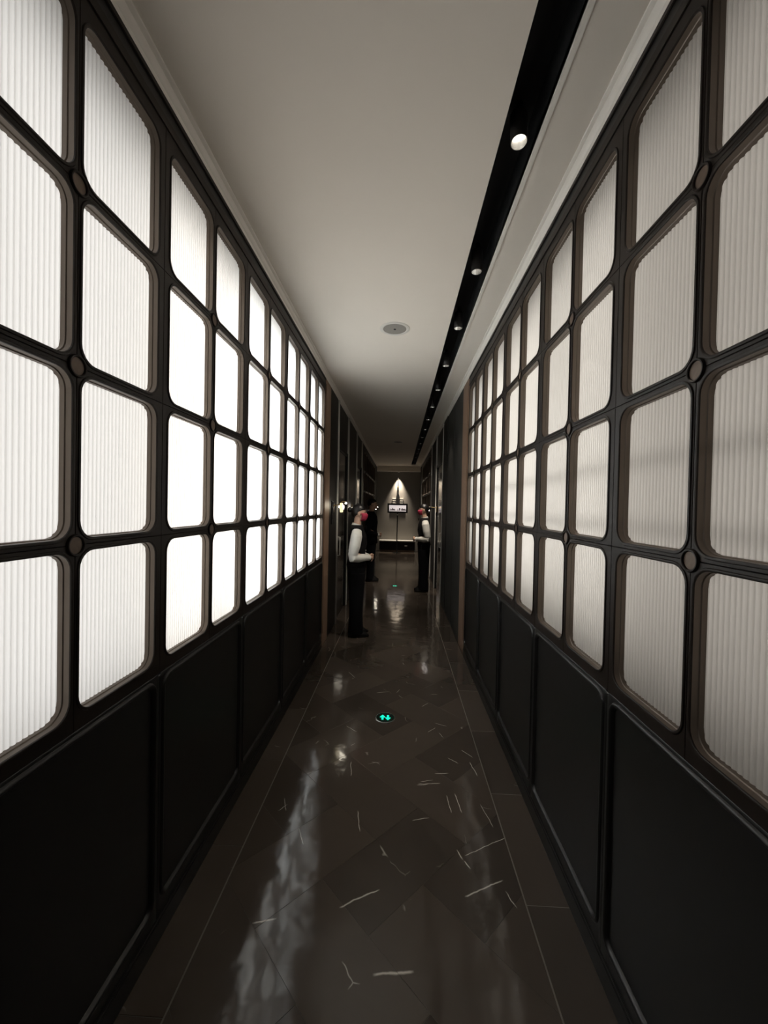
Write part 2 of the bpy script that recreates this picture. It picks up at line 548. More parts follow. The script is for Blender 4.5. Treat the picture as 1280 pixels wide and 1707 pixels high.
def pane_mesh(w_, h_, s_):
    n = max(8, int(round(w_ / 0.0142)))
    m = MB()
    W2, H2 = w_ / 2 + .011, h_ / 2 + .009
    prof = []
    seg = 4
    for i in range(n):
        for u_ in (-1.0, -.94, -.72, -.38, 0, .38, .72, .94):
            prof.append((-W2 + 2 * W2 * (i + (u_ + 1) / 2) / n, .0062 * math.sqrt(max(0, 1 - u_ * u_))))
    prof.append((W2, 0))
    N_ = len(prof)
    vs = [(s_ * (-.0345 + h), y, -H2) for y, h in prof] + [(s_ * (-.0345 + h), y, H2) for y, h in prof]
    m.add(vs, [(i, i + 1, N_ + i + 1, N_ + i) for i in range(N_ - 1)], 0)
    b = [(s_ * -.0345, -W2, -H2), (s_ * -.0345, W2, -H2), (s_ * -.0345, W2, H2), (s_ * -.0345, -W2, H2), (s_ * -.042, -W2, -H2), (s_ * -.042, W2, -H2), (s_ * -.042, W2, H2), (s_ * -.042, -W2, H2)]
    m.add(b, [(4, 5, 6, 7), (0, 1, 5, 4), (1, 2, 6, 5), (2, 3, 7, 6), (3, 0, 4, 7)], 1)
    return m

def rosette_mesh(s_):
    m = MB()
    pr = [(.0295, -.003), (.0295, .004), (.0275, .0065), (.0245, .0065), (.0228, .005), (.0225, .0012)]
    m.lathe([(r, s_ * h) for r, h in pr], n=28, axis='x', cap=False, mi=0)
    m.lathe([(.0226, s_ * .0012), (.012, s_ * .0018), (.001, s_ * .0018)], n=28, axis='x', cap=True, mi=1)
    return m.mesh('rosette', [M_frame, M_disc], smooth=True)

wn = [0]
def window(x, y, p, s_, frame_me, panes, ros, label, lit=True):
    wn[0] += 1
    e = empty('window_%d' % wn[0], (x, y, 0))
    tag(e, label, 'window', kind='structure')
    link('frame', frame_me, e)
    for (o, cell), pm in zip(cells(p), panes):
        link('pane', pm, e, ((0, (o[0] + o[1]) / 2, (o[2] + o[3]) / 2)))
    for z in (Z3, Z2, Z1):
        link('rosette', ros, e, (0, p, z))
    return e

ordn = ['nearest', 'second nearest', 'third', 'fourth', 'farthest']
FM, PM, RM = {}, {}, {}
for side, x, y0, p, s_ in (('left', XL, YL0, PLW, 1), ('right', XR, YR0, PRW, -1)):
    FM[side] = window_frame(p, s_)
    RM[side] = rosette_mesh(s_)
    PM[side] = [pane_mesh(o[1] - o[0], o[3] - o[2], s_).mesh('pane', [M_glass, M_clear], smooth=False) for o, cell in cells(p)]
    for i in range(-1, 5):
        if i < 0:
            lab = '%s lattice window behind the camera position, reeded glass in dark bronze grid' % side
        else:
            lab = ('bright backlit' if side == 'left' else 'dim grey') + ' reeded glass lattice window, %s of five on the %s wall' % (ordn[i], side)
        window(x, y0 + 2 * i * p, p, s_, FM[side], PM[side], RM[side], lab)

# ------------------------------------------------------------------ side walls: dado panels, headers, far panelling
def ring_bead(m, y0, y1, z0, z1, r, s_, mi=0):
    """routed rounded-corner bead around a dado panel"""
    loops = [(.0, -.008), (.004, .001), (.008, .0055), (.013, .0068), (.018, .0045), (.021, -.0005)]
    m.rings([[(s_ * h, y, z) for y, z in rr(y0, y1, z0, z1, r, d, 5)] for d, h in loops], False, mi)

def dado(p, s_):
    """frame of one dado bay (stiles and rails) with its opening, and the panel"""
    fr = MB()
    o = (0.036, 2 * p - .036, 0.15, 0.94)
    cell = (0, 2 * p, 0.0, ZB - .045)
    L_ = [(rect_match(*o, .03, cell, 5), -.001), (rect_match(*o, .03, (cell[0] + .0015, cell[1] - .0015, cell[2], cell[3] - .0015), 5), 0.0), (rr(*o, .03, .0215, 5), 0.0)]
    fr.rings([[(s_ * h, y, z) for y, z in pts] for pts, h in L_], False)
    ring_bead(fr, *o, .03, s_)
    pn = MB()
    a, b = sorted((s_ * -.02, s_ * -.0078))
    pn.box((a, o[0] - .012, o[2] - .012), (b, o[1] + .012, o[3] + .012))
    return fr.mesh('dado_frame', M_dado, smooth=True), pn.mesh('dado_panel', M_dado)

for side, x, y0, p, s_, yend in (('left', XL, YL0, PLW, 1, 4.675), ('right', XR, YR0, PRW, -1, 4.638)):
    ys_, ye_ = y0 - 2 * p, y0 + 10 * p
    xo = x - s_ * .05
    def bx(m, y_0, y_1, z_0, z_1, h0, h1, mi=0, bev=0):
        a, b = sorted((x + s_ * h0, x + s_ * h1))
        return m.box((a, y_0, z_0), (b, y_1, z_1), mi, bev)
    m = MB()
    bx(m, YB, ye_ + .002, ZT + .05, ZH + .02, -.05, -.0005)        # header board
    bx(m, YB, ys_, 0, ZT + .05, -.05, 0)                           # plain wall beyond the last bay
    bx(m, ye_, YE, 0.0, ZC, -.05, -.03)                            # backing of the far part
    wall = m.build('wall_' + side, M_dark)
    tag(wall, '%s corridor wall: black lacquer dado below the lattice windows, dark panelling beyond' % side, 'wall', kind='structure')
    hb = MB()
    bx(hb, YB, ye_ + .002, ZT + .052, ZT + .085, -.002, .004, bev=.0015)
    bx(hb, YB, ye_ + .002, ZH - .02, ZH, -.002, .006, bev=.002)
    hb.build('header_bead', M_frame, wall)
    fme, pme = dado(p, s_)
    for i in range(-1, 5):
        link('dado_frame', fme, wall, (x, y0 + 2 * i * p, 0))
        link('dado_panel', pme, wall, (x, y0 + 2 * i * p, 0))
    bb = MB()
    bx(bb, YB, ye_, 0, .075, 0, .008, bev=.002)
    bx(bb, YB, ye_, .075, .088, 0, .005, bev=.002)
    tag(bb.build('baseboard_' + side, M_dado), 'low black skirting along the foot of the %s wall' % side, 'skirting', kind='structure')
    jb = MB()
    bx(jb, ye_, yend, 0, ZH + .02, -.05, .004, bev=.003)
    bx(jb, ye_ + .03, yend - .03, .15, ZH - .05, .004, .009, bev=.003)
    tag(jb.build('trim_%d' % (4 if side == 'left' else 5), M_jamb), 'brown timber jamb closing the %s row of lattice windows' % side, 'trim', kind='structure')
    # cavity of the light boxes
    lb = MB()
    bx(lb, ys_, ye_, 0.9, ZC, -.42, -.40)
    lb.build('light_box_back', M_white, wall)
    if side == 'right':
        for zr in (1.735, 1.53):  # rails added out of view behind the glass to shade soft bands onto the panes
            rl = MB()
            bx(rl, ys_, ye_, zr - .006, zr + .006, -.075, -.063)
            rl.build('band_shadow_rail', M_steel, wall)

# far panelling: pilaster boards, steel strips, recessed doors
def slab(x, s_, y0, y1, z0, z1, h0, h1, name, m_, parent=None, bev=.003):
    a, b = sorted((x + s_ * h0, x + s_ * h1))
    return MB().box((a, y0, z0), (b, y1, z1), bev=bev).build(name, m_, parent)
wl = bpy.data.objects['wall_left']
wr = bpy.data.objects['wall_right']
slab(XL, 1, 4.675, 5.235, 0, ZH + .01, -.03, .004, 'pilaster', M_dark, wl)
slab(XR, -1, 4.638, 5.35, 0, ZH + .01, -.03, .002, 'panel', M_panel, wr)
slab(XR, -1, 5.36, 6.08, 0, ZH + .01, -.03, .002, 'panel', M_panel, wr)
slab(XR, -1, 6.09, 6.61, 0, ZH + .01, -.03, .010, 'panel', M_panel, wr)
lstr = [5.25, 6.29, 7.49, 8.53]
rstr = [6.63, 7.83, 9.0, 12.9]
tn = 6
for k, y in enumerate(lstr):
    t = slab(XL, 1, y - .012, y + .016, 0, ZH, -.03, .022, 'trim_%d' % tn, M_steel, bev=.004)
    tag(t, 'slim steel strip edging the dark %s bay of the far left wall' % ['first', 'second', 'third', 'fourth'][k], 'trim', kind='structure')
    tn += 1
for k, y in enumerate(rstr):
    t = slab(XR, -1, y - .014, y + .016, 0, ZH, -.03, .022, 'trim_%d' % tn, M_steel, bev=.004)
    tag(t, 'slim steel strip edging the dark %s bay of the far right wall' % ['first', 'second', 'third', 'fourth'][k], 'trim', kind='structure')
    tn += 1
dn = 1
def door(x, s_, y0, y1, label):
    global dn
    e = empty('door_%d' % dn, (x, (y0 + y1) / 2, 0))
    tag(e, label, 'door', kind='structure')
    dn += 1
    hw = (y1 - y0) / 2
    def bx(m, a, b, z0, z1, h0, h1, bev=.002):
        p, q = sorted((s_ * h0, s_ * h1))
        return m.box((p, a, z0), (q, b, z1), bev=bev)
    m = MB()
    bx(m, -hw + .05, hw - .05, .006, 2.35, -.03, -.012)
    leaf = m.build('door_leaf', M_door, e)
    m = MB()
    bx(m, -hw, -hw + .048, 0, 2.40, -.03, .008)
    bx(m, hw - .048, hw, 0, 2.40, -.03, .008)
    bx(m, -hw + .048, hw - .048, 2.352, 2.40, -.03, .008)
    m.build('door_frame', M_dark, e)
    m = MB()
    bx(m, -hw, hw, 2.41, ZH, -.03, -.004)
    m.build('over_panel', M_dark, e)
    m = MB()
    yh = -hw + .12
    m.tube([(s_ * -.012, yh, .9), (s_ * .03, yh, .9), (s_ * .03, yh, 1.15), (s_ * -.012, yh, 1.15)], .008, 8)
    m.build('door_handle', M_steel, leaf, smooth=True)
door(XL, 1, 5.28, 6.26, 'gloss black door on the left wall behind the nearest woman in a vest')
door(XL, 1, 7.52, 8.50, 'gloss black door on the left wall beside the man in a dark suit')
door(XR, -1, 6.66, 7.80, 'gloss black door on the right wall behind the standing woman')
slab(XL, 1, 6.33, 7.46, 0, ZH + .01, -.03, .002, 'panel', M_dark, wl)
slab(XL, 1, 8.56, 9.02, 0, ZH + .01, -.03, .002, 'panel', M_dark, wl)
slab(XR, -1, 7.86, 8.97, 0, ZH + .01, -.03, .002, 'panel', M_panel, wr)

# dim second lattice rows further down (unlit glass)
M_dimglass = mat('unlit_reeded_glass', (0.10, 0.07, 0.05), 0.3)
for side, x, y0, s_, p, n_ in (('left', XL, 9.06, 1, 0.49, 4), ('right', XR, 9.04, -1, 0.48, 4)):
    fme = window_frame(p, s_)
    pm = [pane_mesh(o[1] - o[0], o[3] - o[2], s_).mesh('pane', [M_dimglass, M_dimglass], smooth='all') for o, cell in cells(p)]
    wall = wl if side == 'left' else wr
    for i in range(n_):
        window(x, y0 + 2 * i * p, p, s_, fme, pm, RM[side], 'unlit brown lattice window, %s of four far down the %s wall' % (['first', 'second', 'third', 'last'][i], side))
        slab(x, s_, y0 + 2 * i * p + .01, y0 + 2 * (i + 1) * p - .01, 0, ZB - .05, -.03, .002, 'dado_panel', M_dado, wall)
    slab(x, s_, y0, y0 + 2 * n_ * p, ZT + .05, ZH + .01, -.03, .002, 'header_panel', M_dark, wall)
    slab(x, s_, y0 + 2 * n_ * p, YE, 0, ZH + .01, -.03, .004, 'panel', M_panel, wall)

# end wall and wall behind the camera
ew = MB().box((XL - .06, YE, 0), (XR + .06, YE + .1, ZC)).build('wall_end', M_end)
tag(ew, 'dark grey end wall of the corridor washed by a small spotlight', 'wall', kind='structure')
tag(MB().box((XL - .06, YB - .1, 0), (XR + .06, YB, ZC)).build('wall_back', M_dark), 'dark wall closing the corridor behind the camera', 'wall', kind='structure')
t = MB().box((XL, YE - .16, ZC - .17), (XR, YE - .001, ZC)).build('trim_20', M_plaster)
tag(t, 'plaster bulkhead dropped from the ceiling at the end wall', 'trim', kind='structure')
t = MB().box((XL, YE - .19, ZC - .195), (XR, YE - .001, ZC - .17), bev=.004).build('trim_21', M_cornice)
tag(t, 'white moulding under the bulkhead above the end wall', 'trim', kind='structure')

# ------------------------------------------------------------------ track spotlights
spot_y = [1.594, 2.453, 3.218, 4.065] + [4.9 + .83 * k for k in range(11)]
XS = 0.437
def spot_light(parent, loc, power, size, blend, col=(1.0, 0.88, 0.74), aim=None, r=.02):
    l = bpy.data.lights.new('spot_beam', 'SPOT')
    l.energy = power
    l.spot_size = math.radians(size)
    l.spot_blend = blend
    l.color = col
    l.shadow_soft_size = r
    o = bpy.data.objects.new('spot_beam', l)
    o.location = loc
    if aim is not None:
        d = (Vector(aim) - Vector(loc)).normalized()
        o.rotation_euler = d.to_track_quat('-Z', 'Y').to_euler()
    o.parent = parent
    C.objects.link(o)
    return o
def lathe_mesh(prof, m_, n=20):
    return MB().lathe(prof, n=n, cap=False).mesh('part', m_, smooth=True)
me_body = MB().lathe([(.001, .13), (.020, .13), (.031, .125), (.0325, .118), (.0325, .002), (.0315, 0), (.0295, 0)], n=24, cap=False).mesh('body', M_cyl, smooth=True)
me_ref = MB().lathe([(.0298, .0005), (.0288, .006), (.0262, .018), (.0225, .030), (.018, .044)], n=24, cap=False).mesh('reflector', M_refl, smooth=True)
me_lens = MB().lathe([(.0185, .044), (.012, .042), (.001, .041)], n=20, cap=True).mesh('lens', M_lens, smooth=True)
me_stem = MB().box((-.012, -.03, .13), (.012, .03, .158), bev=.003).mesh('track_adapter', M_black)
nth = ['first', 'second', 'third', 'fourth', 'fifth', 'sixth', 'seventh', 'eighth', 'ninth', 'tenth', 'eleventh', 'twelfth', 'thirteenth', 'fourteenth', 'last']
PWS = {6: 115, 7: 60, 8: 16, 3: 60, 4: 16, 5: 22, 9: 24, 10: 32, 11: 40, 12: 48, 13: 56, 14: 60}
for k, y in enumerate(spot_y):
    e = empty('track_spotlight', (XS, y, ZC - .012))
    tag(e, 'black tubular spotlight in the ceiling slot, %s from the camera' % nth[k] + (', its lens bright' if k == 0 else ''), 'spotlight', 'spotlights in the ceiling slot')
    link('body', me_body, e)
    if k == 0: e.rotation_euler = (math.radians(-9), 0, 0)
    link('reflector', me_ref, e)
    link('lens', me_lens, e)
    link('track_adapter', me_stem, e)
    aim = {3: (-.95, .72, -1.62), 6: (.03, .85, -1.55), 7: (.0, .2, -1.6)}.get(k)
    spot_light(e, (0, 0, -.004), PWS.get(k, 8), 62 if k not in (3, 6) else 40, 0.6, aim=aim)

# ceiling speakers
def speaker(y, label):
    e = empty('ceiling_speaker', (-.071, y, ZC))
    tag(e, label, 'speaker')
    MB().lathe([(.122, 0), (.121, -.003), (.116, -.005), (.098, -.0055), (.095, -.004), (.094, 0)], n=40, cap=False).build('bezel', M_white, e, smooth=True)
    MB().lathe([(.0945, -.003), (.06, -.0042), (.012, -.0046), (.001, -.0046)], n=40, cap=True).build('grille', M_grille, e, smooth=True)
    MB().lathe([(.010, -.0046), (.009, -.007), (.001, -.0075)], n=12, cap=True).build('logo_stud', M_black, e, smooth=True)
speaker(3.253, 'round white ceiling speaker with grey grille above the bright corridor')
speaker(8.9, 'small-looking round ceiling speaker in the dark far part of the ceiling')

# ------------------------------------------------------------------ floor exit lights
def floor_light(x, y, label):
    e = empty('floor_exit_light', (x, y, 0.0012))
    tag(e, label, 'floor light')
    MB().lathe([(.076, -.001), (.0755, .003), (.072, .0045), (.067, .0042), (.066, .002)], n=40, cap=False).build('rim', M_chrome, e, smooth=True)
    MB().lathe([(.0665, .0022), (.03, .0028), (.001, .0028)], n=40, cap=True).build('lens_plate', mat('green_black_plate', (.004, .02, .015), .2), e, smooth=True)
    for sx, d in ((-.020, 1), (.020, -1)):
        k = .019
        poly = [(0, 1.55), (1.0, .35), (1.0, .0), (.75, -.05), (.42, .1), (.42, -1.3), (-.42, -1.3), (-.42, .1), (-.75, -.05), (-1.0, .0), (-1.0, .35)]
        pts = [(sx + px_ * k, py * k * 1.25 * d) for px_, py in poly]
        MB().prism(pts, .0026, .0042).build('arrow', M_green, e)
floor_light(-.076, 2.943, 'round floor exit light with green up and down arrows, near the camera')
floor_light(-.067, 7.886, 'small distant floor exit light glowing green before the sign stand')

# ------------------------------------------------------------------ wall lamps with glowing panel
def wall_lamp(x, y, z, s_, label, reach=.10, shade=True, pw=0.7):
    e = empty('wall_lamp', (x, y, z))
    tag(e, label, 'wall lamp', 'lamps on the far side walls')
    MB().box((min(0, s_ * .012), -.035, -.06), (max(0, s_ * .012), .035, .06), bev=.004).build('back_plate', M_brass, e)
    xa = s_ * reach
    MB().tube([(s_ * .010, 0, .02), (xa * .5, 0, .035), (xa, 0, .045)], .006, 8).build('bracket', M_brass, e, smooth=True)
    h = .058 if shade else .04
    m = MB()
    m.box((min(xa - .018, xa + .018), -.012, -h), (max(xa - .018, xa + .018), .012, h), bev=.004)
    m.build('glowing_panel', M_shade if shade else M_white_lit, e)
    MB().tube([(xa, 0, h - .004), (xa, 0, h + .012), (xa + s_ * .015, 0, h + .022), (xa + s_ * .04, 0, h + .020), (xa + s_ * .055, 0, h + .008)], .005, 8).build('swan_neck', M_brass, e, smooth=True)
    MB().lathe([(.004, .012), (.010, .008), (.016, -.008), (.014, -.012), (.001, -.013)], (xa + s_ * .056, 0, h + .002), n=14, cap=True).build('bulb', M_bulb, e, smooth=True)
    l = bpy.data.lights.new('lamp_glow', 'POINT')
    l.energy = pw
    l.color = (1, .9, .72)
    l.shadow_soft_size = .02
    o = bpy.data.objects.new('lamp_glow', l)
    o.location = (xa + s_ * .056, 0, h - .03)
    o.parent = e
    C.objects.link(o)
wall_lamp(XL + .004, 4.95, 1.555, 1, 'wall lamp with glowing yellow panel on the left pilaster behind the nearest woman', .105)
wall_lamp(XL, 6.9, 1.55, 1, 'white wall lamp on the left wall beyond the nearest woman', .11, False)
wall_lamp(XL, 12.6, 1.52, 1, 'white wall lamp on the far left wall in front of the suited man', .08, False)
wall_lamp(XR, 7.72, 1.55, -1, 'white wall lamp on the right wall behind the standing woman\'s head', .16, False)

# door-side control panel on the left pilaster
e = empty('room_control_panel', (XL + .004, 4.95, 1.34))
tag(e, 'black rectangular control panel on the left pilaster beside the glowing lamp', 'control panel')
e.location = (XL + .004, 4.86, 1.35)
MB().box((0, -.055, 0), (.016, .055, .29), bev=.004).build('housing', M_black, e)
MB().box((.016, -.045, .06), (.018, .045, .27), bev=.001).build('screen', M_door, e)

# ------------------------------------------------------------------ end of the corridor
bench = empty('low_bench', (-.05, YE - .25, 0))
tag(bench, 'long low black bench against the end wall with pale top edge', 'bench')
MB().box((-.66, -.18, .36), (.62, .23, .395), bev=.005).build('bench_top', M_steel, bench)
MB().box((-.64, -.15, .06), (.60, .22, .36), bev=.004).build('bench_body', M_door, bench)
MB().box((-.62, -.12, 0), (.58, .2, .06)).build('plinth', M_jamb, bench)
pl = empty('small_label_plate', (.24, YE - .4005, .20))
tag(pl, 'small pale plate fixed to the front of the low bench', 'plate')
MB().box((-.045, -.008, 0), (.045, 0, .03), bev=.002).build('plate', M_white, pl)
MB().box((-.035, -.0095, .008), (.035, -.008, .022)).build('plate_face', M_steel, pl)

# framed picture on a floor stand
YP = 13.55
st = empty('picture_stand', (-.075, YP, 0))
tag(st, 'slim black floor stand holding a wide framed bright skyline picture', 'sign stand')
MB().lathe([(.15, 0), (.15, .006), (.13, .012), (.03, .018), (.014, .03), (.001, .03)], n=32, cap=True).build('base', M_chrome, st, smooth=True)
MB().tube([(0, 0, .02), (0, 0, 1.42)], .017, 10).build('pole', M_black, st, smooth=True)
MB().lathe([(.001, 1.29), (.026, 1.29), (.028, 1.31), (.026, 1.33), (.001, 1.33)], n=16, cap=True).build('clamp', M_steel, st, smooth=True)
f = MB()
X0, X1, Z0, ZZ1 = -.345, .345, 1.37, 1.69
bw = .055
f.box((X0, -.035, Z0), (X1, -.012, Z0 + bw), bev=.004)
f.box((X0, -.035, ZZ1 - bw), (X1, -.012, ZZ1), bev=.004)
f.box((X0, -.035, Z0 + bw), (X0 + bw, -.012, ZZ1 - bw), bev=.004)
f.box((X1 - bw, -.035, Z0 + bw), (X1, -.012, ZZ1 - bw), bev=.004)
fo = f.build('picture_frame', M_black, st)
def picture_mat():
    m = bpy.data.materials.new('lit_skyline_picture')
    m.use_nodes = True
    nt = m.node_tree
    N, L = nt.nodes, nt.links
    b = N['Principled BSDF']
    tc = N.new('ShaderNodeTexCoord')
    sp = N.new('ShaderNodeSeparateXYZ')
    L.new(tc.outputs['Object'], sp.inputs[0])
    cx = N.new('ShaderNodeCombineXYZ')
    L.new(sp.outputs[0], cx.inputs[0])
    nz = N.new('ShaderNodeTexWhiteNoise')
    nz.noise_dimensions = '1D'
    fl_ = N.new('ShaderNodeMath'); fl_.operation = 'MULTIPLY'; fl_.inputs[1].default_value = 42.0
    L.new(sp.outputs[0], fl_.inputs[0])
    ff = N.new('ShaderNodeMath'); ff.operation = 'FLOOR'
    L.new(fl_.outputs[0], ff.inputs[0])
    L.new(ff.outputs[0], nz.inputs['W'])
    h = N.new('ShaderNodeMath'); h.operation = 'MULTIPLY_ADD'; h.inputs[1].default_value = .10; h.inputs[2].default_value = 1.455
    L.new(nz.outputs['Value'], h.inputs[0])
    ab = N.new('ShaderNodeMath'); ab.operation = 'GREATER_THAN'
    L.new(sp.outputs[2], ab.inputs[0]); L.new(h.outputs[0], ab.inputs[1])
    lo = N.new('ShaderNodeMath'); lo.operation = 'LESS_THAN'; lo.inputs[1].default_value = 1.452
    L.new(sp.outputs[2], lo.inputs[0])
    mx = N.new('ShaderNodeMath'); mx.operation = 'MAXIMUM'
    L.new(ab.outputs[0], mx.inputs[0]); L.new(lo.outputs[0], mx.inputs[1])
    col = N.new('ShaderNodeMix'); col.data_type = 'RGBA'
    col.inputs[6].default_value = (.10, .08, .08, 1)
    col.inputs[7].default_value = (.85, .76, .74, 1)
    L.new(mx.outputs[0], col.inputs[0])
    L.new(col.outputs[2], b.inputs['Base Color'])
    L.new(col.outputs[2], b.inputs['Emission Color'])
    b.inputs['Emission Strength'].default_value = .75
    return m
MB().box((X0 + bw, -.026, Z0 + bw), (X1 - bw, -.018, ZZ1 - bw)).build('picture', picture_mat(), st)

# tower-like metal ornament on the end wall
tw = empty('spire_ornament', (-.075, YE - .001, 1.70))
tag(tw, 'dark metal spire ornament over pale stacked slats on the end wall', 'wall ornament')
b = MB()
b.tube([(0, -.03, .30), (0, -.03, .56), (0, -.03, .9), (0, -.03, .98)], [.030, .022, .010, .004], 10)
b.build('spire', M_black, tw, smooth=True)
MB().lathe([(.001, .57), (.026, .575), (.030, .59), (.026, .605), (.001, .61)], (0, -.03, 0), n=16, cap=True).build('collar', M_brass, tw, smooth=True)
b = MB()
rings = [[(-w_, -.003, z), (w_, -.003, z), (w_, -.06, z), (-w_, -.06, z)] for w_, z in ((.068, .175), (.060, .25), (.040, .31), (.030, .335))]
b.rings(rings)
b.build('spire_base', M_black, tw)
for k, z in enumerate((.145, .075, .005)):
    MB().box((-.195, -.045, z), (.195, 0, z + .030), bev=.003).build('slat', M_white, tw)
MB().box((-.02, -.022, -.02), (.02, 0, .18)).build('slat_bracket', M_black, tw)
# picture spotlight under the end moulding
sp_ = empty('picture_spotlight', (-.058, YE - .13, ZC - .195))
tag(sp_, 'small spotlight under the white moulding lighting the end wall', 'spotlight')
MB().lathe([(.001, 0), (.03, 0), (.03, -.012), (.024, -.03), (.020, -.03), (.015, -.02), (.001, -.02)], n=20, cap=True).build('housing', M_white, sp_, smooth=True)
MB().lathe([(.0155, -.022), (.001, -.0225)], n=16, cap=True).build('lens', M_bulb, sp_)
spot_light(sp_, (0, 0, -.05), 350, 56, 1.0, (1.0, .87, .70), aim=(0, .05, -1.0), r=.015)

# ------------------------------------------------------------------ people
M_skin = mat('skin', (0.56, 0.36, 0.26), 0.5)
M_hair = mat('black_hair', (0.008, 0.007, 0.007), 0.35)
M_shirt = mat('white_shirt', (0.72, 0.71, 0.66), 0.8, bump=0.2, bscale=40)
M_vest = mat('black_waistcoat', (0.006, 0.0055, 0.006), 0.85, spec=0.2)
M_trouser = mat('black_trousers', (0.0045, 0.0045, 0.0055), 0.9, spec=0.15)
M_suit = mat('navy_black_suit', (0.0045, 0.005, 0.0075), 0.85, spec=0.2)
M_mask = mat('crimson_face_mask', (0.42, 0.03, 0.07), 0.7)
M_shoe = mat('black_leather_shoe', (0.012, 0.012, 0.012), 0.25)
M_eye = mat('dark_eye', (0.01, 0.008, 0.007), 0.2)
M_lip = mat('lip', (0.4, 0.16, 0.14), 0.5)

def loft(m, secs, n=16):
    """secs: (center, half width x, half depth y) horizontal superellipses"""
    rings = []
    for c_, a, b_ in secs:
        rings.append([(c_[0] + a * math.cos(2 * PI * k / n), c_[1] + b_ * math.sin(2 * PI * k / n), c_[2]) for k in range(n)])
    return m.rings(rings)

def finger(m, pts, r):
    m.tube(pts, [r, r * .95, r * .85, r * .6], 8)

